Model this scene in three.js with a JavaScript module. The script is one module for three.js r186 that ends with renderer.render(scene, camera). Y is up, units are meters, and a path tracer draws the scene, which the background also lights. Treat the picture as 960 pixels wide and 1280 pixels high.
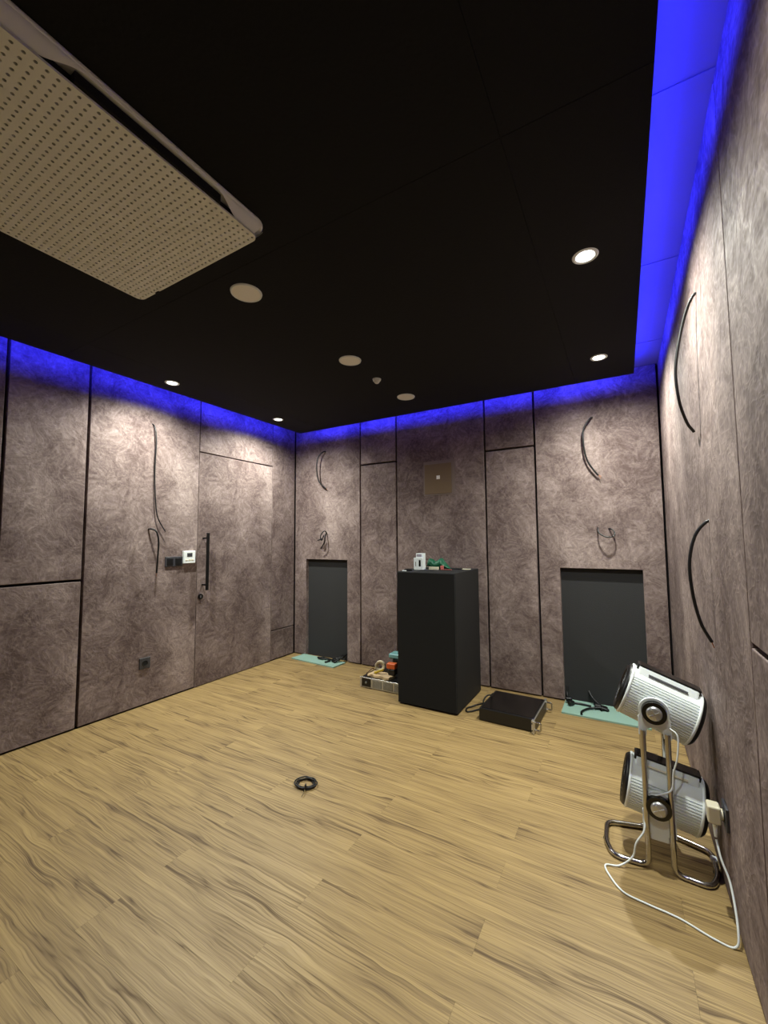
import * as THREE from 'three';
import { RoundedBoxGeometry } from 'three/addons/geometries/RoundedBoxGeometry.js';
import { mergeGeometries } from 'three/addons/utils/BufferGeometryUtils.js';
import { RectAreaLightUniformsLib } from 'three/addons/lights/RectAreaLightUniformsLib.js';

// ---------------------------------------------------------------- camera, exposure, lamps' strengths
// room axes: x = 0 left wall .. W right wall, z = 0 back wall .. D wall behind the camera, y up
const W = 3.738, D = 5.01, HR = 2.6, HU = 2.708;      // raft underside, upper ceiling
const scene = new THREE.Scene();
scene.background = new THREE.Color(0x000000);
const renderer = new THREE.WebGLRenderer();
renderer.toneMapping = THREE.LinearToneMapping;
renderer.toneMappingExposure = 1.0;
renderer.shadowMap.enabled = true;
const camera = new THREE.PerspectiveCamera(102.913, 960 / 1280, 0.02, 50);
camera.position.set(3.4514, 1.345, 3.7582);
camera.setRotationFromMatrix(new THREE.Matrix4().set(
  0.863265, 0.040353, 0.503135, 0,
  -0.006961, 0.997656, -0.068072, 0,
  -0.504703, 0.055262, 0.861523, 0,
  0, 0, 0, 1));
scene.add(camera);
RectAreaLightUniformsLib.init();
const DOWNLIGHT = { color: new THREE.Color(0.97, 1.0, 0.9), candela: 14, angle: 1.42, penumbra: 1 };
const LED = { color: new THREE.Color(0.014, 0.018, 1.0), intensity: 150 };

// ---------------------------------------------------------------- helpers
let seed = 7;
const rnd = () => { seed = (seed * 1664525 + 1013904223) >>> 0; return seed / 4294967296; };
const taken = new Map();
function numbered(name) {
  const n = taken.get(name) ?? 0; taken.set(name, n + 1);
  return n ? name + '_' + String(n).padStart(3, '0') : name;
}
function shade(o) { o.castShadow = true; o.receiveShadow = true; return o; }
function part(name, geometry, material, parent, label) {
  const m = shade(new THREE.Mesh(geometry, material)); m.name = name; parent.add(m);
  if (label) m.userData.label = label;
  return m;
}
function thing(name, label, category, [x, y, z] = [0, 0, 0], turn = 0, group) {
  const o = new THREE.Group(); o.name = numbered(name); scene.add(o);
  o.position.set(x, y, z); o.rotation.y = turn; o.userData = { label, category };
  if (group) o.userData.group = group;
  return o;
}
function struct(name, geometry, material, label, category) {
  const m = shade(new THREE.Mesh(geometry, material)); m.name = numbered(name); scene.add(m);
  m.userData = { kind: 'structure', label, category };
  return m;
}
const box = (w, h, d, x = 0, y = 0, z = 0) => new THREE.BoxGeometry(w, h, d).translate(x, y, z);
const rbox = (w, h, d, r = 0.003, x = 0, y = 0, z = 0, s = 2) => new RoundedBoxGeometry(w, h, d, s, r).translate(x, y, z);
const span = (x0, x1, y0, y1, z0, z1) => box(x1 - x0, y1 - y0, z1 - z0, (x0 + x1) / 2, (y0 + y1) / 2, (z0 + z1) / 2);
const rspan = (x0, x1, y0, y1, z0, z1, r = 0.003) => rbox(x1 - x0, y1 - y0, z1 - z0, r, (x0 + x1) / 2, (y0 + y1) / 2, (z0 + z1) / 2);
const cyl = (r0, r1, h, x = 0, y = 0, z = 0, n = 32) => new THREE.CylinderGeometry(r0, r1, h, n).translate(x, y, z);
const V = (a) => new THREE.Vector3(...a);
const tube = (pts, r, n = 40, closed = false, k = 8, t = 0.5) => new THREE.TubeGeometry(new THREE.CatmullRomCurve3(pts.map(V), closed, 'catmullrom', t), n, r, k, closed);
const merge = (list) => mergeGeometries(list.map((g) => { const q = g.index ? g.toNonIndexed() : g; for (const k of Object.keys(q.attributes)) if (!['position', 'normal', 'uv'].includes(k)) q.deleteAttribute(k); return q; }));
// a tube with round bends through corner points
function bentTube(pts, r, bend, n = 120) {
  const path = new THREE.CurvePath(), p = pts.map(V);
  let from = p[0];
  for (let i = 1; i < p.length; i++) {
    if (i === p.length - 1) { path.add(new THREE.LineCurve3(from, p[i])); break; }
    const a = p[i].clone().add(from.clone().sub(p[i]).setLength(bend)), b = p[i].clone().add(p[i + 1].clone().sub(p[i]).setLength(bend));
    path.add(new THREE.LineCurve3(from, a)); path.add(new THREE.QuadraticBezierCurve3(a, p[i], b)); from = b;
  }
  return new THREE.TubeGeometry(path, n, r, 12, false);
}
// periodic value noise
function hash(x, y, s) { let h = (x * 374761393 + y * 668265263 + s * 974711) | 0; h = Math.imul(h ^ (h >>> 13), 1274126177); h = Math.imul(h ^ (h >>> 16), 2246822519); return ((h ^ (h >>> 15)) >>> 0) / 4294967296; }
function pn(x, y, px, py, s) {
  const xi = Math.floor(x), yi = Math.floor(y), fx = x - xi, fy = y - yi;
  const u = fx * fx * fx * (fx * (fx * 6 - 15) + 10), v = fy * fy * fy * (fy * (fy * 6 - 15) + 10);
  const m = (a, b) => ((a % b) + b) % b, x0 = m(xi, px), x1 = m(xi + 1, px), y0 = m(yi, py), y1 = m(yi + 1, py);
  const a = hash(x0, y0, s), b = hash(x1, y0, s), c = hash(x0, y1, s), d = hash(x1, y1, s);
  return (a + (b - a) * u + (c - a) * v + (a - b - c + d) * u * v) * 2 - 1;
}
function dataTex(w, h, fill, srgb = true) {
  const data = new Uint8Array(w * h * 4);
  for (let y = 0, i = 0; y < h; y++) for (let x = 0; x < w; x++, i += 4) {
    const c = fill(x, y); data[i] = Math.max(0, Math.min(255, c[0])); data[i + 1] = Math.max(0, Math.min(255, c[1])); data[i + 2] = Math.max(0, Math.min(255, c[2])); data[i + 3] = 255;
  }
  const t = new THREE.DataTexture(data, w, h, THREE.RGBAFormat);
  t.wrapS = t.wrapT = THREE.RepeatWrapping; t.magFilter = THREE.LinearFilter; t.minFilter = THREE.LinearFilter;
  if (srgb) t.colorSpace = THREE.SRGBColorSpace;
  t.needsUpdate = true; return t;
}
const mix = (a, b, t) => a + (b - a) * t, mix3 = (a, b, t) => [mix(a[0], b[0], t), mix(a[1], b[1], t), mix(a[2], b[2], t)];
const clamp01 = (v) => Math.max(0, Math.min(1, v));

// ---------------------------------------------------------------- materials
const TILE = 1.5, WN = 1024;
const wallField = new Float32Array(WN * WN), wallCoarse = new Float32Array(WN * WN);
for (let y = 0; y < WN; y++) for (let x = 0; x < WN; x++) {
  const u = x / WN, v = y / WN;
  const wx = pn(u * 9, v * 9, 9, 9, 1) + 0.5 * pn(u * 21, v * 21, 21, 21, 2), wy = pn(u * 9, v * 9, 9, 9, 3) + 0.5 * pn(u * 21, v * 21, 21, 21, 4);
  const a = u + 0.03 * wx, b = v + 0.03 * wy;
  const sw = 1 - Math.abs(pn(a * 44, b * 44, 44, 44, 5)), sw2 = 1 - Math.abs(pn(a * 96, b * 96, 96, 96, 6));
  const blot = pn(a * 26, b * 26, 26, 26, 11) * 0.5 + pn(a * 62, b * 62, 62, 62, 12) * 0.6;
  const fine = pn(u * 130, v * 130, 130, 130, 7) * 0.6 + pn(u * 260, v * 260, 260, 260, 8) * 0.4;
  const coarse = pn(u * 4, v * 4, 4, 4, 9) * 0.6 + pn(a * 9, b * 9, 9, 9, 10) * 0.5;
  wallField[y * WN + x] = Math.pow(sw, 2.5) * 0.2 + Math.pow(sw2, 2.5) * 0.34 + fine * 0.24 + blot * 0.34;
  wallCoarse[y * WN + x] = coarse;
}
const wallMap = dataTex(WN, WN, (x, y) => {
  const f = wallField[y * WN + x], c = wallCoarse[y * WN + x];
  const t = clamp01(0.31 + f * 0.54 + c * 0.34);
  return mix3([90, 75, 72], [176, 159, 153], t);
});
const wallBump = dataTex(WN, WN, (x, y) => { const f = clamp01(0.25 + wallField[y * WN + x] * 0.7) * 255; return [f, f, f]; }, false);
const wallRough = dataTex(WN, WN, (x, y) => { const f = 214 - wallField[y * WN + x] * 45; return [f, f, f]; }, false);
for (const t of [wallMap, wallBump, wallRough]) t.repeat.set(1 / TILE, 1 / TILE);
const wallMat = new THREE.MeshPhysicalMaterial({ specularIntensity: 0.5, map: wallMap, bumpMap: wallBump, bumpScale: 0.0016, roughnessMap: wallRough, roughness: 1 });

const AW = 2048, ROWS = 8, RH = 256, PL = 1.22, PW = 0.15;
const knots = []; for (let k = 0; k < ROWS; k++) knots.push([[rnd() * PL, rnd() * PW, 0.006 + rnd() * 0.022], [rnd() * PL, rnd() * PW, 0.004 + rnd() * 0.02], [rnd() * PL, rnd() * PW, 0.004 + rnd() * 0.015]]);
const tones = []; for (let k = 0; k < ROWS; k++) tones.push(rnd() * 0.04 - 0.02);
const woodField = new Float32Array(AW * ROWS * RH);
for (let k = 0; k < ROWS; k++) {
  const s = 40 + k * 11; let sum = 0;
  for (let j = 0; j < RH; j++) for (let x = 0; x < AW; x++) {
    const u = x / AW * PL, v = j / RH * PW;
    let c = v + 0.012 * pn(u * 1.2 + k, v * 4, 999, 999, s) + 0.005 * pn(u * 3, v * 14, 999, 999, s + 1) + 0.0024 * pn(u * 16, v * 44, 999, 999, s + 5);
    let eye = 0;
    for (const [ku, kv, a] of knots[k]) { const q = Math.exp(-((u - ku) ** 2) / 0.01 - ((v - kv) ** 2) / 0.0006); c += a * q; eye += q * (a > 0.015 ? 1 : 0.3); }
    const rid = (f, g, q, e) => Math.pow(1 - Math.abs(pn(u * f + k * 7, c * g, 999, 999, q)), e);
    const mask = clamp01(0.5 + 0.8 * pn(u * 2.2, v * 18, 999, 999, s + 2));
    const fibre = pn(u * 5, c * 380, 999, 999, s + 3) * 0.6 + pn(u * 14, v * 800, 999, 999, s + 4) * 0.4;
    const broad = pn(u * 1.6, c * 30, 999, 999, s + 6) + 0.8 * pn(u * 2, c * 75, 999, 999, s + 9);
    const t = (0.5 * mask + 0.45 * eye) * rid(2.0, 84, s + 7, 7) + 0.44 * rid(2.8, 190, s + 8, 4) * (0.4 + 0.6 * mask) + 0.2 * fibre + 0.07 * broad;
    woodField[(k * RH + j) * AW + x] = t; sum += t;
  }
  const shift = 0.35 + tones[k] - sum / (RH * AW);      // planks of one batch: the same tone on average
  for (let i = k * RH * AW; i < (k + 1) * RH * AW; i++) woodField[i] = clamp01(woodField[i] + shift);
}
const woodMap = dataTex(AW, ROWS * RH, (x, y) => mix3([180, 153, 102], [86, 65, 36], woodField[y * AW + x]));
const woodRough = dataTex(AW / 2, ROWS * RH / 2, (x, y) => { const f = 110 + woodField[(y * 2) * AW + x * 2] * 60; return [f, f, f]; }, false);
const woodMat = new THREE.MeshStandardMaterial({ map: woodMap, roughnessMap: woodRough, roughness: 1 });

const clothBump = dataTex(256, 256, (x, y) => { const f = 128 + 90 * pn(x / 4, y / 4, 64, 64, 21) + 40 * pn(x / 2, y / 2, 128, 128, 22); return [f, f, f]; }, false);
clothBump.repeat.set(4, 4);
const mat = (color, roughness = 0.6, metalness = 0, more = {}) => new THREE.MeshStandardMaterial({ color, roughness, metalness, ...more });
const M = {
  joint: mat(0x1b1414, 0.9), raft: mat(0x070707, 1, 0, { bumpMap: clothBump, bumpScale: 0.0006 }), raftSeam: mat(0x050505, 1),
  board: mat(0x7c787c, 0.85), felt: mat(0x2d2d2e, 0.95, 0, { bumpMap: clothBump, bumpScale: 0.0006 }),
  subfloor: mat(0x4a3a22, 0.9), whitePlastic: mat(0xe8eeed, 0.38), creamPlastic: mat(0xd9d2b8, 0.45), greyPlastic: mat(0x3a3a3f, 0.45),
  blackPlastic: mat(0x0c0c0d, 0.4), blackGloss: mat(0x090909, 0.18), blackMetal: mat(0x101010, 0.42, 0.3), cable: mat(0x0b0b0c, 0.45),
  chrome: mat(0xb9b6b0, 0.18, 1), silver: mat(0xc9c9c6, 0.35, 0.85), cabinet: mat(0x0e0e0e, 0.7, 0, { bumpMap: clothBump, bumpScale: 0.0003 }), grille: mat(0x070707, 0.95, 0, { bumpMap: clothBump, bumpScale: 0.0006 }),
  gypsum: mat(0x88a89a, 0.85), gypsumEdge: mat(0x4f8474, 0.9), ampBlack: mat(0x121213, 0.34), mesh: mat(0x77776f, 0.6, 0.3),
  acWhite: mat(0xe4e5de, 0.5), acDark: mat(0x060606, 0.9), speakerWhite: mat(0xf5f3ec, 0.6), copper: mat(0xb87648, 0.35, 0.9), tan: mat(0x746048, 0.8), film: mat(0x7b6c64, 0.5),
};

// ---------------------------------------------------------------- lamps
const downlightSpots = [[3.357, 1.803], [3.357, 0.62], [0.41, 1.873], [0.41, 0.717], [3.357, 2.99, 0.28]];
const downlightLabels = ['recessed round downlight glaring over the white twin fan', 'recessed round downlight over the dark niche behind the fan', 'recessed round downlight over the wall with the thermostat', 'recessed round downlight over the top of the door',
  'recessed round downlight in the ceiling between air unit and right wall'];
const glow = new THREE.MeshStandardMaterial({ color: 0xffffff, emissive: new THREE.Color(1, 0.98, 0.92), emissiveIntensity: 6, roughness: 0.5 });
downlightSpots.forEach(([x, z, dim = 1], i) => {
  const t = thing('downlight', downlightLabels[i], 'downlight', [x, HR, z], 0, 'recessed ceiling downlights');
  const ring = new THREE.LatheGeometry([[0.036, 0.004], [0.039, -0.001], [0.042, -0.004], [0.05, -0.004], [0.053, -0.002], [0.054, 0.0]].map((p) => new THREE.Vector2(...p)), 40);
  part('trim_ring', ring, M.whitePlastic, t);
  part('lens', cyl(0.037, 0.037, 0.004, 0, 0.0, 0, 32), glow, t, 'glowing white lens');
  const s = new THREE.SpotLight(DOWNLIGHT.color, DOWNLIGHT.candela * dim, 0, DOWNLIGHT.angle, DOWNLIGHT.penumbra, 2);
  s.name = 'downlight_beam'; s.position.set(0, -0.012, 0); s.target.position.set(0, -2.5, 0); s.castShadow = true; s.shadow.radius = 1.4;
  t.add(s, s.target);
});

// ---------------------------------------------------------------- floor
const floor = struct('floor', span(-0.15, W + 0.15, -0.12, -0.009, -0.2, D + 0.15), M.subfloor, 'light oak wood-look plank floor', 'floor');
for (let row = 0, z = -0.15; z < D; row++, z += PW) {
  const odd = (Math.round((z - 1.05) / PW) % 2 + 2) % 2;
  let x = 2.975 - 5 * PL + (odd ? PL / 2 : 0);
  for (; x < W; x += PL) {
    const x0 = Math.max(x, -0.01), x1 = Math.min(x + PL, W + 0.01);
    if (x1 - x0 < 0.01) continue;
    const g = span(x0 + 0.0002, x1 - 0.0002, -0.009, 0, z + 0.0002, z + PW - 0.0002), k = Math.floor(rnd() * ROWS), flip = rnd() < 0.5;
    const p = g.attributes.position, uv = g.attributes.uv;
    for (let i = 0; i < p.count; i++) {
      let a = (p.getX(i) - x) / PL, b = (p.getZ(i) - z) / PW; if (flip) { a = 1 - a; b = 1 - b; }
      uv.setXY(i, clamp01(a) * 0.998 + 0.001, (k + 0.01 + clamp01(b) * 0.98) / ROWS);
    }
    part('plank', g, woodMat, floor);
  }
}

// ---------------------------------------------------------------- walls of separate fabric-faced panels
// panel(): outline given in (along, height); placed by the wall's matrix so its face lies on the wall plane
const wallFrames = {
  left: new THREE.Matrix4().set(0, 0, 1, 0, 0, 1, 0, 0, -1, 0, 0, 0, 0, 0, 0, 1),          // along = -z, faces +x
  right: new THREE.Matrix4().set(0, 0, -1, W, 0, 1, 0, 0, 1, 0, 0, 0, 0, 0, 0, 1),         // along = z, faces -x
  back: new THREE.Matrix4(),                                                               // along = x, faces +z
  front: new THREE.Matrix4().set(-1, 0, 0, 0, 0, 1, 0, 0, 0, 0, -1, D, 0, 0, 0, 1),
};
const TH = 0.05, BV = 0.003;
function panelGeo(side, outline, thick = TH) {
  const cx = outline.reduce((a, p) => a + p[0], 0) / outline.length;
  const shp = new THREE.Shape(outline.map((p) => new THREE.Vector2(...p)));
  const g = new THREE.ExtrudeGeometry(shp, { depth: thick - BV, bevelEnabled: true, bevelSize: BV, bevelThickness: BV, bevelOffset: -BV, bevelSegments: 2 });
  g.translate(0, 0, -thick);
  const uv = g.attributes.uv, ox = rnd() * 7, oy = rnd() * 7; for (let i = 0; i < uv.count; i++) uv.setXY(i, uv.getX(i) + ox, uv.getY(i) + oy);
  g.applyMatrix4(wallFrames[side]);
  return g;
}
const rect = (a, b, y0, y1) => [[a, y0], [b, y0], [b, y1], [a, y1]];
const G = 0.009, g2 = 0.0025, TOP = HU - 0.002, BOT = 0.012;   // half joint, half thin joint
const wallLeft = struct('wall_left', span(-0.2, -TH, -0.12, HU + 0.1, -0.2, D + 0.2), M.joint, 'left wall of taupe mottled panels with dark joints', 'wall');
const wallRight = struct('wall_right', span(W + TH, W + 0.2, -0.12, HU + 0.1, -0.2, D + 0.2), M.joint, 'right wall of taupe mottled panels', 'wall');
const wallBack = struct('wall_back', span(-TH, W + TH, -0.12, HU + 0.1, -0.2, -TH), M.joint, 'back wall of taupe panels with two dark niches', 'wall');
const wallFront = struct('wall_front', span(-TH, W + TH, -0.12, HU + 0.1, D + TH, D + 0.2), M.joint, 'wall of taupe panels behind the photographer', 'wall');
const L = (z0, z1, y0, y1, ga = G, gb = G) => part('wall_panel', panelGeo('left', rect(-z1 + gb, -z0 - ga, y0, y1)), wallMat, wallLeft);
L(0.018, 0.385, BOT, 0.331 - 0.006, 0, g2); L(0.018, 0.385, 0.331 + 0.006, TOP, 0, g2);
L(0.385, 1.325, 2.194 + 0.007, TOP, 0.004, 0.007);
L(1.325, 2.263, BOT, TOP, g2, G);
L(2.263, 2.746, BOT, 1.063 - G); L(2.263, 2.746, 1.063 + G, TOP);
L(2.746, 3.684, BOT, TOP); L(3.684, 4.624, BOT, TOP); L(4.624, D - 0.012, BOT, TOP);
const R = (z0, z1, y0, y1, ga = G, gb = G) => part('wall_panel', panelGeo('right', rect(z0 + ga, z1 - gb, y0, y1)), wallMat, wallRight);
R(0.0, 2.287, BOT, TOP, 0, 0.004);
R(2.287, 2.77, BOT, 1.055 - 0.008, 0.004); R(2.287, 2.77, 1.055 + 0.008, TOP, 0.004);
R(2.77, 3.71, BOT, TOP); R(3.71, D, BOT, TOP);
const B = (outline) => part('wall_panel', panelGeo('back', outline), wallMat, wallBack);
const n1 = [0.1775, 0.7755, 1.1217], n2 = [2.9795, 3.575, 1.0973];
B([[0.002, BOT], [n1[0], BOT], [n1[0], n1[2]], [n1[1], n1[2]], [n1[1], BOT], [0.954 - G, BOT], [0.954 - G, TOP], [0.002, TOP]]);
B(rect(0.954 + G, 1.411 - G, BOT, 2.176 - G)); B(rect(0.954 + G, 1.411 - G, 2.176 + G, TOP));
B(rect(1.411 + G, 2.359 - G, BOT, TOP));
B(rect(2.359 + G, 2.806 - G, BOT, 2.17 - G)); B(rect(2.359 + G, 2.806 - G, 2.17 + G, TOP));
B([[2.806 + G, BOT], [n2[0], BOT], [n2[0], n2[2]], [n2[1], n2[2]], [n2[1], BOT], [W - 0.014, BOT], [W - 0.014, TOP], [2.806 + G, TOP]]);
for (const n of [n1, n2]) part('niche_back', span(n[0] - 0.001, n[1] + 0.001, 0, n[2] + 0.001, -TH - 0.002, -TH + 0.004), M.felt, wallBack, 'dark grey felt lining of the niche');
for (const [a, b] of [[-W + 0.01, -W + 0.954], [-W + 0.954, -W + 1.411], [-W + 1.411, -W + 2.359], [-W + 2.359, -W + 2.806], [-W + 2.806, -0.01]]) part('wall_panel', panelGeo('front', rect(a + G, b - G, BOT, TOP)), wallMat, wallFront);

// the flush door in the left wall with its pull bar and lock
const door = struct('door_1', panelGeo('left', rect(-1.325 + g2, -0.385 - g2, 0.006, 2.194 - 0.004)), wallMat, 'flush wall-panel door with long black pull handle', 'door');
const handle = part('pull_handle', merge([rspan(0.052, 0.074, 0.885, 1.423, 1.249, 1.271, 0.003)]), M.blackMetal, door, 'matte black square pull bar');
for (const y of [0.935, 1.373]) part('standoff', new THREE.CylinderGeometry(0.008, 0.008, 0.056, 16).rotateZ(Math.PI / 2).translate(0.027, y, 1.266), M.blackMetal, handle);
const lock = part('lock_cover', new THREE.CylinderGeometry(0.024, 0.026, 0.012, 32).rotateZ(Math.PI / 2).translate(0.006, 0.826, 1.287), M.blackMetal, door, 'round black lock cover');
part('keyhole', rspan(0.0115, 0.0135, 0.815, 0.837, 1.283, 1.291, 0.0009), M.silver, lock);

// ---------------------------------------------------------------- ceiling above, black raft below it, blue light between
const ceiling = struct('ceiling', span(-0.2, W + 0.2, HU + 0.012, HU + 0.12, -0.2, D + 0.2), M.joint, 'upper ceiling of boards lit blue above the black raft', 'ceiling');
const seams = [-0.05, 0.45, 1.40, 2.318, 3.25, 4.18, D + 0.05];
for (let i = 0; i + 1 < seams.length; i++) part('ceiling_board', span(-0.06, W + 0.06, HU, HU + 0.012, seams[i] + 0.002, seams[i + 1] - 0.002), M.board, ceiling);
for (let i = 1; i + 1 < seams.length; i++) part('joint_strip', span(-0.0, W, HU - 0.004, HU, seams[i] - 0.032, seams[i] + 0.01), M.board, ceiling);
const RX0 = 0.225, RX1 = W - 0.164, RZ0 = 0.1694, RZ1 = D - 0.17, RT = 0.03;
const raft = struct('suspended_ceiling', span(RX0 + 0.004, RX1 - 0.004, HR + 0.006, HR + RT, RZ0 + 0.004, RZ1 - 0.004), M.raftSeam, 'black fabric suspended ceiling raft', 'ceiling');
{
  const xs = [RX0, 0.57, 3.17, RX1], zs = [RZ0, 2.537, RZ1];
  for (let i = 0; i < 3; i++) for (let j = 0; j < 2; j++)
    part('raft_panel', span(xs[i] + (i ? 0.0008 : 0), xs[i + 1] - (i < 2 ? 0.0008 : 0), HR, HR + 0.012, zs[j] + (j ? 0.0008 : 0), zs[j + 1] - (j ? 0 : 0.0008)), M.raft, raft);
  for (const x of [1.1, W - 1.1]) for (const z of [1.0, 4.0]) part('hanger', span(x - 0.02, x + 0.02, HR + RT, HU, z - 0.02, z + 0.02), M.raftSeam, raft);
}
const ledGlow = new THREE.MeshStandardMaterial({ color: 0x223cff, emissive: LED.color, emissiveIntensity: 3, roughness: 0.6 });
function ledStrip(x0, z0, x1, z1, nx, nz, label) {
  const len = Math.hypot(x1 - x0, z1 - z0), alongX = Math.abs(x1 - x0) > 0.1, y = HR + RT, cx = (x0 + x1) / 2, cz = (z0 + z1) / 2;
  const t = thing('led_strip', label, 'light strip', [cx, y, cz], 0, 'blue light strips along the raft edge');
  part('profile', alongX ? box(len, 0.022, 0.012, 0, 0.011, 0) : box(0.012, 0.022, len, 0, 0.011, 0), M.silver, t);
  part('diffuser', alongX ? box(len, 0.016, 0.002, 0, 0.011, nz * 0.007) : box(0.002, 0.016, len, nx * 0.007, 0.011, 0), ledGlow, t);
  const a = new THREE.RectAreaLight(LED.color, LED.intensity, len, 0.016);
  a.name = 'led_light'; a.position.set(nx * 0.0095, 0.011, nz * 0.0095); t.add(a);
  a.lookAt(cx + nx * 1.0095, y + 0.011 + 0.05, cz + nz * 1.0095);
}
const INS = 0.036;
ledStrip(RX1 - INS, RZ0 + 0.03, RX1 - INS, RZ1 - 0.03, 1, 0, 'blue light strip above raft edge along right wall');
ledStrip(RX0 + INS, RZ0 + 0.03, RX0 + INS, RZ1 - 0.03, -1, 0, 'blue light strip above raft edge along left wall with the door');
ledStrip(RX0 + 0.03, RZ0 + INS, RX1 - 0.03, RZ0 + INS, 0, -1, 'blue light strip above raft edge along back wall');
ledStrip(RX0 + 0.03, RZ1 - INS, RX1 - 0.03, RZ1 - INS, 0, 1, 'blue light strip above raft edge along wall behind the camera');

// round ceiling speakers and the detector
[[0.624, 'round white ceiling speaker closest to the back wall'], [1.477, 'round white ceiling speaker second from the back wall'], [2.39, 'round white ceiling speaker beside the perforated air unit']].forEach(([z, label]) => {
  const t = thing('ceiling_speaker', label, 'speaker', [1.853, HR, z], 0, 'round ceiling speakers in a row');
  part('rim', new THREE.LatheGeometry([[0.068, -0.004], [0.071, -0.007], [0.076, -0.006], [0.078, 0]].map((p) => new THREE.Vector2(...p)), 48), M.whitePlastic, t);
  part('grille', new THREE.LatheGeometry([[0, -0.0055], [0.04, -0.0055], [0.069, -0.0045]].map((p) => new THREE.Vector2(...p)), 48), M.speakerWhite, t);
});
{
  const t = thing('motion_detector', 'small white domed detector on black ceiling between two speakers', 'detector', [1.838, HR, 1.093]);
  part('base', cyl(0.034, 0.03, 0.014, 0, -0.007, 0), M.whitePlastic, t);
  part('lens', new THREE.SphereGeometry(0.024, 24, 12, 0, Math.PI * 2, Math.PI / 2, Math.PI / 2).translate(0, -0.013, 0), M.acWhite, t);
}

// ---------------------------------------------------------------- perforated ceiling air unit
{
  const t = thing('air_conditioner', 'large white ceiling cassette air conditioner with perforated face panel', 'air conditioner', [1.842, HR, 3.085]);
  const rr = (h, r) => { const s = new THREE.Shape(); s.moveTo(-h + r, -h); s.lineTo(h - r, -h); s.absarc(h - r, -h + r, r, -Math.PI / 2, 0); s.lineTo(h, h - r); s.absarc(h - r, h - r, r, 0, Math.PI / 2); s.lineTo(-h + r, h); s.absarc(-h + r, h - r, r, Math.PI / 2, Math.PI); s.lineTo(-h, -h + r); s.absarc(-h + r, -h + r, r, Math.PI, Math.PI * 1.5); return s; };
  const H1 = 0.437, H2 = 0.41;
  part('housing', new THREE.ExtrudeGeometry(rr(H1 - 0.008, 0.05), { depth: 0.002, bevelEnabled: true, bevelSize: 0.008, bevelThickness: 0.007, bevelSegments: 4, curveSegments: 10 }).rotateX(Math.PI / 2).translate(0, -0.007, 0), M.acWhite, t);
  part('air_outlet', merge([box(0.79, 0.03, 0.79, 0, -0.036, 0), box(0.838, 0.03, 0.45, 0, -0.0362, 0), box(0.45, 0.03, 0.838, 0, -0.0362, 0)]), M.acDark, t, 'black air outlet slots');
  for (let k = 0; k < 4; k++) {          // curved skirt on each side, cut away along the outlet
    const pos = [], idx = [], N = 60, K = 6;
    for (let i = 0; i <= N; i++) {
      const s = -H1 + 0.03 + (2 * H1 - 0.06) * i / N, e = THREE.MathUtils.smoothstep(Math.abs(s), 0.2, 0.33);
      for (let j = 0; j <= K; j++) {
        const f = j / K, y = -0.014 - f * mix(0.006, 0.037, e), o = H1 - 0.003 - Math.pow(f, 1.6) * mix(0.004, 0.03, e);
        pos.push(s * mix(1, 0.96, f * e), y, o);
      }
    }
    for (let i = 0; i < N; i++) for (let j = 0; j < K; j++) { const a = i * (K + 1) + j, b = a + K + 1; idx.push(a, a + 1, b, b, a + 1, b + 1); }
    const g = new THREE.BufferGeometry(); g.setAttribute('position', new THREE.Float32BufferAttribute(pos, 3)); g.setIndex(idx); g.computeVertexNormals(); g.rotateY(k * Math.PI / 2);
    part('skirt', g, new THREE.MeshStandardMaterial({ color: 0xe4e5de, roughness: 0.5, side: THREE.DoubleSide }), t);
  }
  for (const sx of [-1, 1]) for (const sz of [-1, 1]) part('corner_block', cyl(0.05, 0.036, 0.036, sx * 0.365, -0.033, sz * 0.365, 24), M.acWhite, t);
  const face = rr(H2, 0.03), P = 0.0238;
  for (let i = 0; i < 34; i++) for (let j = 0; j < 34; j++) {
    const hole = new THREE.Path(), cx = (i - 16.5) * P, cy = (j - 16.5) * P;
    for (let a = 0; a < 8; a++) { const q = -a * Math.PI / 4, x = cx + 0.0048 * Math.cos(q), y = cy + 0.0048 * Math.sin(q); a ? hole.lineTo(x, y) : hole.moveTo(x, y); }
    hole.closePath(); face.holes.push(hole);
  }
  part('face_panel', new THREE.ExtrudeGeometry(face, { depth: 0.007, bevelEnabled: false, curveSegments: 8 }).rotateX(Math.PI / 2).translate(0, -0.053, 0), M.acWhite, t, 'perforated white face panel');
  part('clip', rbox(0.03, 0.012, 0.012, 0.003, -0.275, -0.057, -H2), M.acDark, t);
}

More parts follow.
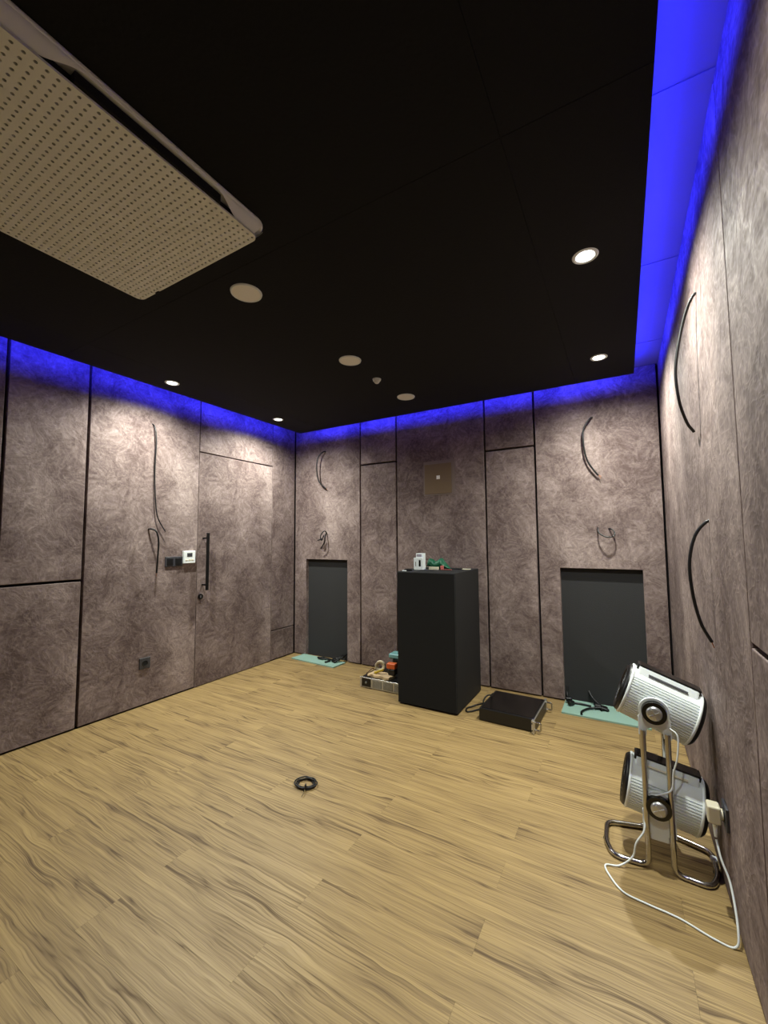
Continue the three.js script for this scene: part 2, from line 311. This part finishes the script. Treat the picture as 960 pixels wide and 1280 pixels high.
// ---------------------------------------------------------------- left wall fittings
{
  const t = thing('switch_plate', 'dark grey double switch plate beside the white thermostat', 'switch', [0, 1.166, 1.557]);
  part('frame', rbox(0.01, 0.086, 0.162, 0.003, 0.005, 0, 0), M.greyPlastic, t);
  for (const s of [-1, 1]) part('rocker', rbox(0.006, 0.056, 0.056, 0.002, 0.011, 0, s * 0.039), M.blackPlastic, t);
  const th = thing('thermostat', 'white square thermostat with dark display on left wall', 'thermostat', [0, 1.2, 1.418]);
  part('case', rbox(0.024, 0.112, 0.116, 0.004, 0.012, 0, 0), M.whitePlastic, th);
  part('display', rbox(0.004, 0.034, 0.052, 0.001, 0.0235, 0.02, 0), M.greyPlastic, th, 'dark grey display');
  for (const s of [-1, 0, 1]) part('button', rbox(0.004, 0.012, 0.022, 0.0015, 0.0245, -0.026, s * 0.03), M.creamPlastic, th);
  const so = thing('wall_socket', 'dark grey wall socket low on left wall', 'socket', [0, 0.345, 1.788]);
  part('frame', rbox(0.012, 0.088, 0.088, 0.003, 0.006, 0, 0), M.greyPlastic, so);
  part('cup', new THREE.TorusGeometry(0.021, 0.003, 8, 28).rotateY(Math.PI / 2).translate(0.0125, 0, 0), M.blackPlastic, so);
  part('recess', new THREE.CylinderGeometry(0.02, 0.02, 0.003, 28).rotateZ(Math.PI / 2).translate(0.0118, 0, 0), M.acDark, so);
}

// ---------------------------------------------------------------- loose cables sticking out of the walls
function wallCable(name, label, runs, parent = null) {
  const t = thing(name, label, 'cable', [0, 0, 0], 0, 'loose cables in the wall panels');
  const c = new THREE.Vector3(...runs[0].pts[0]); t.position.copy(c);
  for (const r of runs) {
    const pts = r.pts.map((p) => [p[0] - c.x, p[1] - c.y, p[2] - c.z]);
    part('cable', tube(pts, r.r ?? 0.005, 48), M.cable, t);
    for (const end of r.ends ?? []) { const e = pts[pts.length - 1]; part('wire_end', tube([e, [e[0] + end[0] / 2, e[1] + end[1] / 2, e[2] + end[2] / 2], [e[0] + end[0], e[1] + end[1], e[2] + end[2]]], 0.0018, 6, false, 6), M.copper, t, 'bare wire end'); }
  }
}
wallCable('wall_cable', 'long thin black cable hanging high on wall left of thermostat', [{ pts: [[-0.02, 2.36, 1.79], [0.02, 2.33, 1.775], [0.035, 2.2, 1.765], [0.03, 1.95, 1.768], [0.03, 1.7, 1.755], [0.03, 1.55, 1.73], [0.03, 1.43, 1.66]], r: 0.005 }]);
wallCable('wall_cable', 'short black cable drooping from wall just below the long cable', [{ pts: [[-0.02, 1.44, 1.79], [0.02, 1.45, 1.785], [0.055, 1.43, 1.755], [0.06, 1.35, 1.735], [0.055, 1.2, 1.735], [0.045, 1.08, 1.735]], r: 0.007, ends: [[0.002, -0.03, 0.004]] }]);
wallCable('wall_cable', 'bowed black cable above the left niche', [{ pts: [[0.47, 2.385, -0.02], [0.45, 2.38, 0.03], [0.40, 2.31, 0.06], [0.385, 2.17, 0.065], [0.41, 2.03, 0.05], [0.485, 1.945, 0.02]], r: 0.0075, ends: [[0.02, -0.006, 0]] }]);
wallCable('wall_cable', 'tangled black cable stub just above the left niche', [{ pts: [[0.475, 1.43, -0.02], [0.47, 1.45, 0.03], [0.445, 1.40, 0.06], [0.455, 1.34, 0.06], [0.48, 1.40, 0.05], [0.455, 1.36, 0.05], [0.39, 1.345, 0.05]], r: 0.0065 }, { pts: [[0.48, 1.44, -0.02], [0.50, 1.40, 0.05], [0.495, 1.32, 0.06], [0.44, 1.25, 0.05]], r: 0.0065 }]);
wallCable('wall_cable', 'bowed black cable high above the right niche', [{ pts: [[3.275, 2.35, -0.02], [3.255, 2.335, 0.03], [3.205, 2.25, 0.045], [3.2, 2.13, 0.05], [3.222, 1.99, 0.04], [3.285, 1.875, 0.03], [3.30, 1.86, 0.025]], r: 0.007, ends: [[0.02, -0.012, 0], [0.016, -0.03, 0.004]] }]);
wallCable('wall_cable', 'curled black cable just above the right niche', [{ pts: [[3.28, 1.436, -0.02], [3.278, 1.425, 0.02], [3.29, 1.385, 0.05], [3.34, 1.355, 0.07], [3.388, 1.362, 0.06], [3.395, 1.395, 0.04], [3.37, 1.42, 0.02], [3.345, 1.418, -0.02]], r: 0.0055 }]);
wallCable('wall_cable', 'long bowed black cable high on right wall', [{ pts: [[W + 0.02, 2.3, 1.815], [W - 0.012, 2.295, 1.80], [W - 0.045, 2.2, 1.765], [W - 0.072, 2.04, 1.75], [W - 0.066, 1.91, 1.735], [W - 0.04, 1.82, 1.70], [W - 0.014, 1.785, 1.665]], r: 0.0058 }]);
wallCable('wall_cable', 'bowed black cable with bare end midway on right wall above fan', [{ pts: [[W + 0.02, 1.41, 1.785], [W - 0.008, 1.405, 1.78], [W - 0.045, 1.35, 1.775], [W - 0.066, 1.25, 1.775], [W - 0.062, 1.13, 1.775], [W - 0.042, 1.02, 1.775], [W - 0.012, 0.95, 1.775]], r: 0.0058, ends: [[0.006, -0.02, 0]] }]);

// ---------------------------------------------------------------- tan plate on the back wall
{
  const t = thing('wall_plate', 'square tan plate with small pale tag on back wall above cabinet', 'plate', [1.895, 1.957, 0]);
  part('backing', rbox(0.335, 0.345, 0.004, 0.0015, 0, 0, 0.002), M.film, t);
  part('plate', rbox(0.285, 0.3, 0.006, 0.002, -0.012, -0.008, 0.006), M.tan, t);
  part('tag', rbox(0.036, 0.036, 0.003, 0.001, -0.006, 0.005, 0.0105), M.speakerWhite, t, 'small pale square tag');
}

// ---------------------------------------------------------------- tall black speaker cabinet
{
  const t = thing('speaker_cabinet', 'tall black rectangular speaker cabinet standing before the back wall', 'speaker', [2.052, 0, 0.415]);
  part('body', rbox(0.516, 1.072, 0.59, 0.005, 0, 0.008 + 0.536, -0.005), M.cabinet, t);
  part('front_grille', rbox(0.506, 1.062, 0.014, 0.004, 0, 0.008 + 0.536, 0.295), M.grille, t);
  for (const sx of [-1, 1]) for (const sz of [-1, 1]) part('foot', cyl(0.02, 0.018, 0.008, sx * 0.21, 0.004, sz * 0.24, 16), M.blackPlastic, t);
}
const CT = 1.08;
{
  const b = thing('product_box', 'small white carton with black window on the speaker cabinet', 'box', [1.885, CT, 0.47], 0.12);
  part('carton', rbox(0.082, 0.105, 0.045, 0.0015, 0, 0.0525, 0), M.whitePlastic, b);
  part('window', rspan(0.006, 0.024, 0.03, 0.085, 0.0215, 0.0232, 0.0006), M.blackGloss, b);
  part('print', rspan(-0.026, -0.02, 0.03, 0.07, 0.0215, 0.0231, 0.0006), M.mesh, b);
  const c = thing('spray_bottle', 'taller white box with grey band standing behind small carton', 'box', [1.873, CT, 0.405], 0.05);
  part('carton', rbox(0.072, 0.142, 0.05, 0.002, 0, 0.071, 0), M.whitePlastic, c);
  part('band', rspan(-0.03, 0.018, 0.112, 0.134, 0.0245, 0.0256, 0.0005), mat(0x8d8790, 0.6), c);
  c.name = 'tall_carton';
  // crumpled green bag
  const g = new THREE.SphereGeometry(1, 56, 32), p = g.attributes.position;
  for (let i = 0; i < p.count; i++) {
    let x = p.getX(i), y = p.getY(i), z = p.getZ(i);
    const u = (x + 1) / 2, ridge = 0.1 * Math.exp(-(((u - 0.05) / 0.34) ** 2)) + 0.068 * Math.exp(-(((u - 0.64) / 0.2) ** 2)) + 0.018;
    const n = pn(x * 4 + 9, z * 4 + y * 3 + 9, 64, 64, 31) * 0.12 + pn(x * 9 + 9, z * 8 + y * 6 + 9, 64, 64, 32) * 0.06;
    const hh = Math.max(0.001, (0.5 + 0.5 * y) * ridge * (1 + n) * Math.pow(Math.max(0, 1 - (2 * u - 1) ** 6), 0.5));
    p.setXYZ(i, x * 0.115 * (1 + n * 0.5), hh, z * 0.05 * (1 + n));
  }
  g.computeVertexNormals();
  const bag = part('green_bag', g, mat(0x0d5a3d, 0.5), scene); bag.name = numbered('green_bag'); bag.position.set(2.0, CT, 0.3); bag.rotation.y = 0.1;
  bag.userData = { label: 'crumpled dark green plastic bag lying on the speaker cabinet', category: 'bag' };
  const flat = (name, label, category, w, h, d, x, z, turn, m, r = 0.001) => { const o = part(name, rbox(w, h, d, Math.min(r, h / 2.2), 0, h / 2, 0), m, scene); o.name = numbered(name); o.position.set(x, CT, z); o.rotation.y = turn; o.userData = { label, category }; return o; };
  flat('connector_block', 'cream rectangular block in front of the green bag', 'block', 0.085, 0.024, 0.03, 2.005, 0.42, 0.08, M.creamPlastic, 0.002);
  flat('plastic_cap', 'small pink red plastic piece beside cream block', 'cap', 0.028, 0.036, 0.02, 2.075, 0.40, 0.2, mat(0xc46a64, 0.5), 0.004);
  flat('phone_holder', 'flat black gadget at the left edge of the cabinet top', 'gadget', 0.07, 0.014, 0.11, 1.845, 0.585, 0.3, M.blackPlastic, 0.004);
  flat('adhesive_pad', 'small white pad on the cabinet top front edge', 'pad', 0.032, 0.008, 0.022, 1.85, 0.685, 0.1, M.whitePlastic, 0.002);
  flat('cable_clip', 'thin black strip lying beside the pale card', 'strip', 0.1, 0.008, 0.02, 2.17, 0.3, -0.15, M.blackPlastic, 0.002);
  flat('marker_pen', 'thin red brown stick on the cabinet top', 'stick', 0.09, 0.009, 0.011, 2.13, 0.43, 0.05, mat(0x8a4a44, 0.5), 0.004);
  flat('paper_card', 'pale cream card at the right of the cabinet top', 'card', 0.075, 0.006, 0.04, 2.25, 0.28, -0.05, M.creamPlastic);
  flat('grey_remote', 'flat grey gadget in the middle of the cabinet top', 'gadget', 0.12, 0.008, 0.04, 2.0, 0.56, 0.06, M.greyPlastic, 0.003);
}

// ---------------------------------------------------------------- rack amplifier left of the cabinet with tools on it
{
  const t = thing('rack_amplifier', 'silver-fronted rack amplifier on floor left of black cabinet', 'amplifier', [1.545, 0, 0.37]);
  part('case', rspan(-0.225, 0.225, 0.006, 0.092, -0.17, 0.172, 0.003), M.ampBlack, t);
  const f = part('front_panel', rspan(-0.237, 0.237, 0.005, 0.093, 0.172, 0.18, 0.002), M.silver, t, 'silver front panel');
  part('display', rspan(-0.215, -0.118, 0.013, 0.085, 0.179, 0.183, 0.001), M.blackGloss, f);
  part('knob', new THREE.CylinderGeometry(0.009, 0.01, 0.01, 20).rotateX(Math.PI / 2).translate(-0.166, 0.05, 0.187), M.mesh, f);
  for (const x0 of [-0.1, 0.012, 0.124]) {
    const v = part('vent', rspan(x0, x0 + 0.098, 0.015, 0.083, 0.179, 0.1815, 0.001), M.mesh, f);
    const bars = []; for (let i = 0; i < 9; i++) bars.push(span(x0 + 0.004, x0 + 0.094, 0.0195 + i * 0.0072, 0.0215 + i * 0.0072, 0.181, 0.183));
    part('vent_bars', merge(bars), M.silver, v);
  }
  const AT = 0.092;
  const put = (o, x, y, z, turn = 0) => { o.position.set(x, y, z); o.rotation.y = turn; };
  { // folded cloth
    const g = new THREE.BoxGeometry(0.23, 0.024, 0.12, 40, 6, 24), p = g.attributes.position;
    for (let i = 0; i < p.count; i++) { const x = p.getX(i), y = p.getY(i), z = p.getZ(i), n = pn(x * 28 + 5, z * 28 + 5, 64, 64, 41); p.setY(i, y > -0.011 ? y + n * 0.005 : y); p.setZ(i, z + 0.006 * pn(x * 30, y * 60 + 3, 64, 64, 42)); }
    g.computeVertexNormals();
    const o = part('folded_cloth', g, mat(0xc2a882, 0.9), scene); o.name = numbered('folded_cloth'); put(o, 1.49, AT + 0.0125, 0.465, -0.05); o.userData = { label: 'folded beige cloth lying on the silver-fronted amplifier', category: 'cloth' };
  }
  const roll = thing('tape_roll', 'cream tape roll standing among tools on silver-fronted amplifier', 'tape', [1.40, AT + 0.075, 0.335], 0.3);
  part('tape', new THREE.LatheGeometry([[0.022, -0.018], [0.048, -0.018], [0.05, -0.015], [0.05, 0.015], [0.048, 0.018], [0.022, 0.018], [0.022, -0.018]].map((q) => new THREE.Vector2(...q)), 40).rotateX(Math.PI / 2), mat(0xd9ccab, 0.6), roll);
  part('core', new THREE.CylinderGeometry(0.0225, 0.0225, 0.034, 32, 1, true).rotateX(Math.PI / 2), mat(0xa08058, 0.9, 0, { side: THREE.DoubleSide }), roll);
  roll.rotation.z = 0.2; roll.position.y = AT + 0.05;
  const knife = thing('utility_knife', 'yellow handled tool lying across the beige cloth', 'tool', [1.47, AT + 0.05, 0.475], 0.25);
  part('grip', rbox(0.1, 0.018, 0.022, 0.006), mat(0xb59a1f, 0.45), knife); part('blade', rbox(0.04, 0.004, 0.012, 0.001, -0.065, 0, 0), M.silver, knife); knife.rotation.z = 0.38;
  const tape = thing('tape_measure', 'orange and black tape measure beside black cabinet', 'tool', [1.585, AT + 0.025, 0.43], 0.1);
  part('body', rbox(0.075, 0.055, 0.055, 0.012, 0, 0.0275, 0), M.blackPlastic, tape);
  part('cover', rbox(0.088, 0.05, 0.06, 0.01, -0.004, 0.079, 0), mat(0xd4602a, 0.45), tape, 'orange cover');
  const cs = thing('tool_case', 'teal lidded black tool case on the amplifier by the cabinet', 'case', [1.6, AT, 0.275]);
  part('case', rbox(0.14, 0.135, 0.11, 0.01, 0, 0.0675, 0), M.blackPlastic, cs);
  part('lid', rbox(0.2, 0.045, 0.125, 0.014, -0.01, 0.1575, 0), mat(0x74a9a8, 0.4), cs, 'teal lid');
  const wr = part('loose_wire', tube([[-0.035, 0, 0.02], [-0.02, 0.012, 0.01], [-0.005, 0.03, -0.005], [0.008, 0.04, -0.03], [0.012, 0.012, -0.06], [0.006, 0.0, -0.08]], 0.004, 40), mat(0x5b3a2c, 0.6), scene);
  wr.name = numbered('loose_wire'); wr.position.set(1.355, AT + 0.004, 0.44); wr.userData = { label: 'thin brown wire curling on the corner of silver-fronted amplifier', category: 'wire' };
}

// ---------------------------------------------------------------- black amplifier turned sideways, right of the cabinet
{
  const t = thing('rack_amplifier', 'black rack amplifier with side handles on floor right of cabinet', 'amplifier', [2.675, 0, 0.5], -0.03);
  part('case', rspan(-0.195, 0.195, 0.006, 0.092, -0.205, 0.205, 0.004), M.ampBlack, t);
  part('top_seam', rspan(-0.18, 0.185, 0.0915, 0.0935, -0.19, 0.19, 0.001), M.blackGloss, t);
  const f = part('front_panel', rspan(0.195, 0.203, 0.003, 0.093, -0.237, 0.237, 0.002), M.silver, t, 'silver front panel edge');
  part('inner_face', rspan(0.2025, 0.2045, 0.01, 0.086, -0.19, 0.19, 0.001), M.blackPlastic, f);
  for (const s of [-1, 1]) {
    part('handle', bentTube([[0.2, 0.022, s * 0.205], [0.243, 0.022, s * 0.205], [0.243, 0.074, s * 0.205], [0.2, 0.074, s * 0.205]], 0.006, 0.014, 40), M.chrome, f, 'chrome handle');
    part('rack_ear', rspan(0.185, 0.197, 0.006, 0.092, s > 0 ? 0.2 : -0.232, s > 0 ? 0.232 : -0.2, 0.002), M.silver, f);
    for (const y of [0.025, 0.072]) part('screw', new THREE.CylinderGeometry(0.004, 0.004, 0.003, 12).rotateX(Math.PI / 2).translate(0.19, y, s * 0.2335), M.blackMetal, f);
  }
  for (const s of [-1, 1]) for (const x of [-0.15, 0.15]) part('foot', cyl(0.012, 0.012, 0.006, x, 0.003, s * 0.16, 12), M.blackPlastic, t);
  part('power_cable', tube([[-0.19, 0.06, -0.17], [-0.235, 0.07, -0.12], [-0.25, 0.045, -0.06], [-0.235, 0.02, 0.0], [-0.27, 0.008, 0.06], [-0.32, 0.007, 0.12], [-0.345, 0.007, 0.06], [-0.31, 0.012, 0.0], [-0.26, 0.03, -0.02], [-0.205, 0.05, -0.04], [-0.19, 0.05, -0.05]], 0.006, 90), M.cable, t);
  part('plug', rbox(0.03, 0.026, 0.03, 0.006, -0.205, 0.06, -0.175), M.blackPlastic, t);
  part('plug', rbox(0.03, 0.022, 0.024, 0.006, -0.205, 0.05, -0.05), M.blackPlastic, t);
}

// ---------------------------------------------------------------- green plasterboard offcuts with cables in the niches
{
  const offcut = (label, w, d, x, z, turn) => { const t = thing('plasterboard_piece', label, 'board', [x, 0, z], turn, 'green plasterboard pieces in the niches'); part('board', rbox(w, 0.0125, d, 0.001, 0, 0.00625, 0), M.gypsum, t); return t; };
  offcut('green plasterboard piece on floor at the niche beside the corner with the door', 0.63, 0.2, 0.457, 0.117, -0.073);
  offcut('green plasterboard piece on floor at the niche behind the fan', 0.585, 0.305, 3.279, 0.118, 0);
  const bundle = (label, at, runs, plugs) => {
    const t = thing('cable_bundle', label, 'cable', at, 0, 'black cables lying on the plasterboard pieces');
    for (const r of runs) part('cable', tube(r, 0.008, 60), M.cable, t);
    for (const [x, y, z, a] of plugs) { const m = part('plug', rbox(0.05, 0.032, 0.032, 0.008), M.blackPlastic, t); m.position.set(x, y, z); m.rotation.y = a; }
  };
  bundle('black cables with plugs on the green board by the corner niche', [0.6, 0.0125, 0.05],
    [[[0.12, 0.05, -0.085], [0.1, 0.04, -0.03], [0.04, 0.012, 0.01], [-0.05, 0.009, 0.0], [-0.13, 0.009, -0.01], [-0.18, 0.012, 0.02], [-0.12, 0.012, 0.05], [-0.03, 0.014, 0.03], [0.02, 0.012, 0.06], [0.0, 0.01, 0.12]],
      [[0.14, 0.06, -0.09], [0.14, 0.05, -0.02], [0.11, 0.03, 0.03], [0.09, 0.012, 0.07], [0.04, 0.01, 0.05]]],
    [[0.1, 0.03, 0.02, 0.5], [0.07, 0.022, 0.05, -0.6], [0.13, 0.05, -0.03, 1.2]]);
  bundle('black cables with plugs on the green board by the niche behind fan', [3.1, 0.0125, 0.1],
    [[[0.1, 0.02, -0.13], [0.11, 0.02, -0.07], [0.17, 0.012, -0.04], [0.2, 0.012, 0.0], [0.14, 0.02, 0.0], [0.07, 0.01, 0.03], [0.03, 0.009, 0.1], [0.025, 0.009, 0.13], [0.028, 0.009, 0.165]],
      [[0.06, 0.09, -0.135], [0.09, 0.05, -0.1], [0.14, 0.02, -0.06], [0.19, 0.018, -0.03], [0.15, 0.012, 0.02]],
      [[-0.1, 0.1, -0.135], [-0.1, 0.05, -0.11], [-0.08, 0.015, -0.05], [-0.05, 0.014, 0.0]],
      [[-0.06, 0.012, -0.03], [0.0, 0.009, -0.04], [0.08, 0.009, -0.03]]],
    [[-0.06, 0.022, 0.01, 0.9], [-0.08, 0.03, -0.04, 0.2], [0.13, 0.02, -0.02, 0.1]]);
}

// ---------------------------------------------------------------- coil of cable on the floor
{
  const t = thing('cable_coil', 'small coil of black cable lying on the open floor', 'cable', [1.887, 0, 1.955]);
  for (let k = 0; k < 4; k++) {
    const pts = []; for (let i = 0; i < 14; i++) { const a = i / 14 * Math.PI * 2, r = 0.05 + 0.004 * Math.sin(a * 2 + k) + (k % 3 - 1) * 0.006; pts.push([r * Math.cos(a) * 1.08 + (rnd() - 0.5) * 0.004, 0.0042 + (k >> 1) * 0.007 + (rnd()) * 0.003, r * Math.sin(a) * 0.95 + (rnd() - 0.5) * 0.004]); }
    part('loop', tube(pts, 0.0038, 64, true), M.cable, t);
  }
  part('tie', tube([[0.03, 0.0, 0.05], [0.038, 0.026, 0.044], [0.03, 0.03, 0.036], [0.022, 0.015, 0.03]], 0.004, 20), M.cable, t);
  part('tail', tube([[0.035, 0.01, 0.05], [0.05, 0.012, 0.07], [0.06, 0.01, 0.1]], 0.0022, 16), mat(0x6b5b35, 0.6), t, 'thin brown tail');
}

// ---------------------------------------------------------------- twin drum fan on a bent chrome tube stand
{
  const CX = 3.533, CZ = 1.565, DR = 0.111, LEN = 0.25, PX = 0.043, PZ = 0.125;
  const t = thing('twin_drum_fan', 'white twin drum fan on chrome tube stand by right wall', 'fan', [CX, 0, CZ]);
  for (const s of [-1, 1]) {
    const out = s < 0 ? -0.2 : 0.19;
    const fr = part('stand_tube', bentTube([[s * PX, 0.545, PZ], [s * PX, 0.011, PZ + 0.005], [out + (s > 0 ? -0.03 : 0.03), 0.011, PZ + 0.015], [out, 0.011, 0.06], [out, 0.011, -0.08], [s * PX, 0.011, -PZ], [s * PX, 0.545, -PZ]], 0.0105, 0.035, 160), M.chrome, t, 'bent chrome tube');
    if (s > 0) part('end_cap', rbox(0.024, 0.022, 0.026, 0.006, out, 0.014, -0.03), M.whitePlastic, fr);
    part('floor_pad', cyl(0.013, 0.013, 0.004, out, 0.002, 0.03, 16), M.blackPlastic, fr);
  }
  const bracketShape = (drop, w) => {
    const s = new THREE.Shape(), r = 0.054; s.absarc(0, 0, r, -0.35, Math.PI + 0.35, false);
    s.lineTo(-w, -0.03); s.lineTo(-w, -drop); s.lineTo(-w + 0.024, -drop); s.lineTo(-w + 0.026, -0.075); s.quadraticCurveTo(0, -0.05, w - 0.026, -0.075); s.lineTo(w - 0.024, -drop); s.lineTo(w, -drop); s.lineTo(w, -0.03); return s;
  };
  const drum = (y, tilt, lower) => {
    const d = new THREE.Group(); d.name = 'drum'; d.position.set(0.02, y, 0); d.rotation.z = tilt; t.add(d);
    // ribbed barrel, ribs along the axis; the upper back quarter is smooth
    const pts = [], NR = 60;
    for (let i = 0; i < NR; i++) {
      const a0 = i / NR * Math.PI * 2, da = Math.PI * 2 / NR;
      const top = Math.sin(a0) > (lower ? 0.42 : 0.72);
      for (const [f, r] of [[0.0, DR], [0.5, DR], [0.62, top ? DR : DR - 0.0055], [0.88, top ? DR : DR - 0.006]]) pts.push(new THREE.Vector2(r * Math.cos(a0 + f * da), r * Math.sin(a0 + f * da)));
    }
    part('barrel', new THREE.ExtrudeGeometry(new THREE.Shape(pts), { depth: LEN, bevelEnabled: false }).translate(0, 0, -LEN / 2).rotateY(-Math.PI / 2), M.whitePlastic, d, 'ribbed white barrel');
    for (const s of [-1, 1]) {
      part('rim', new THREE.LatheGeometry([[DR - 0.004, -0.004], [DR + 0.0025, -0.003], [DR + 0.003, 0.004], [DR - 0.002, 0.007]].map((q) => new THREE.Vector2(...q)), 64).rotateZ(-s * Math.PI / 2).translate(s * LEN / 2, 0, 0), M.whitePlastic, d);
      const e = part('end_grille', new THREE.LatheGeometry([[DR - 0.003, 0.004], [DR - 0.005, 0.014], [DR - 0.014, 0.022], [0.06, 0.016], [0.03, 0.02], [0, 0.021]].map((q) => new THREE.Vector2(...q)), 64).rotateZ(-s * Math.PI / 2).translate(s * LEN / 2, 0, 0), M.blackPlastic, d, 'black round end grille');
      for (let k = 0; k < 4; k++) part('grille_ring', new THREE.TorusGeometry(0.03 + k * 0.017, 0.0018, 6, 40).rotateY(Math.PI / 2).translate(s * (LEN / 2 + 0.021 - k * 0.0005), 0, 0), M.blackPlastic, e);
    }
    // control deck along the top
    const deck = new THREE.Shape([[-0.052, 0.088], [-0.04, DR + 0.011], [0.036, DR + 0.011], [0.062, 0.083]].map((q) => new THREE.Vector2(...q)));
    part('deck', new THREE.ExtrudeGeometry(deck, { depth: LEN * 0.82, bevelEnabled: true, bevelSize: 0.002, bevelThickness: 0.008, bevelSegments: 2 }).translate(0, 0, -LEN * 0.41).rotateY(-Math.PI / 2).scale(1, 1, 1), M.whitePlastic, d);
    part('top_strip', rbox(LEN * 0.9, 0.009, 0.07, 0.004, 0, DR + 0.016, -0.004), M.blackGloss, d, 'black strip along the top');
    for (const s of [-1, 1]) part('strip_end', rbox(0.009, 0.034, 0.06, 0.003, s * LEN * 0.455, DR + 0.003, -0.004).rotateZ(0), M.blackPlastic, d);
    const slot = part('slot', rbox(LEN * 0.58, 0.009, 0.003, 0.001), lower ? M.creamPlastic : M.greyPlastic, d, lower ? 'pale slot' : 'dark slot');
    slot.position.set(0, DR - 0.003, 0.0535); slot.rotation.x = -0.85;
    for (const sz of [1, -1]) {
      const b = part('bracket', new THREE.ExtrudeGeometry(bracketShape(lower ? 0.11 : 0.1, 0.056), { depth: 0.008, bevelEnabled: true, bevelSize: 0.002, bevelThickness: 0.002, bevelSegments: 2, curveSegments: 20 }).translate(0, 0, -0.004), M.whitePlastic, t, 'white bracket');
      b.position.set(0, y, sz * (DR + 0.008)); 
      if (lower) part('bracket_plate', rbox(0.062, 0.105, 0.008, 0.003), M.whitePlastic, t).position.set(0, y - 0.085, sz * (DR + 0.008));
      const k = part('knob', new THREE.CylinderGeometry(0.044, 0.046, 0.02, 40).rotateX(sz * Math.PI / 2), M.blackGloss, t, 'black round knob');
      k.position.set(0, y, sz * (DR + 0.026));
      part('knob_cap', new THREE.LatheGeometry([[0, 0.012], [0.02, 0.011], [0.027, 0.007], [0.029, 0]].map((q) => new THREE.Vector2(...q)), 32).rotateX(sz * Math.PI / 2).translate(0, 0, sz * 0.01), M.silver, k, 'silver cap');
      for (const r of [0.5, 0.5 + Math.PI / 2]) part('knob_ridge', rbox(0.042, 0.006, 0.005, 0.0015).rotateZ(r).translate(0, 0, sz * 0.021), M.silver, k);
    }
  };
  drum(0.625, -0.36, false);
  drum(0.25, -0.17, true);
  // cords: one from the upper to the lower drum, the mains cord over the floor and up to the plug
  const rel = (p) => [p[0] - CX, p[1], p[2] - CZ];
  part('linking_cord', tube([[0.05, 0.57, 0.125], [0.075, 0.55, 0.14], [0.07, 0.47, 0.15], [0.055, 0.41, 0.15], [0.045, 0.34, 0.15], [0.0, 0.3, 0.135], [-0.03, 0.285, 0.12]], 0.0032, 60), M.whitePlastic, t);
  part('power_cord', tube([[-0.05, 0.2, 0.12], [-0.055, 0.15, 0.145], [-0.085, 0.1, 0.16], [-0.1, 0.045, 0.165], rel([3.385, 0.006, 1.75]), rel([3.335, 0.004, 1.772]), rel([3.355, 0.004, 1.83]), rel([3.4, 0.004, 1.885]), rel([3.47, 0.004, 1.9]), rel([3.57, 0.004, 1.912]), rel([3.66, 0.004, 1.945]), rel([3.715, 0.006, 1.95]), rel([W - 0.01, 0.05, 1.93]), rel([W - 0.012, 0.14, 1.86]), rel([W - 0.03, 0.2, 1.83]), rel([W - 0.038, 0.25, 1.805])], 0.0036, 220), M.whitePlastic, t);
  part('mains_plug', cyl(0.0085, 0.0045, 0.045, W - 0.038 - CX, 0.278, 1.798 - CZ, 16), M.whitePlastic, t);
}
{
  const t = thing('wall_socket', 'dark wall socket on right wall holding the cream adapter', 'socket', [W, 0.335, 1.79]);
  part('frame', rbox(0.01, 0.08, 0.08, 0.003, -0.005, 0, 0), M.greyPlastic, t);
  part('cup', new THREE.TorusGeometry(0.021, 0.003, 8, 28).rotateY(Math.PI / 2).translate(-0.0105, 0, 0), M.blackPlastic, t);
  const a = thing('plug_adapter', 'cream block adapter plugged into right wall behind fan', 'adapter', [W - 0.01, 0.335, 1.79]);
  part('body', rbox(0.04, 0.062, 0.05, 0.007, -0.03, 0, 0), M.creamPlastic, a);
  part('neck', new THREE.CylinderGeometry(0.019, 0.019, 0.012, 24).rotateZ(Math.PI / 2).translate(-0.006, 0, 0), M.creamPlastic, a);
}

renderer.render(scene, camera);
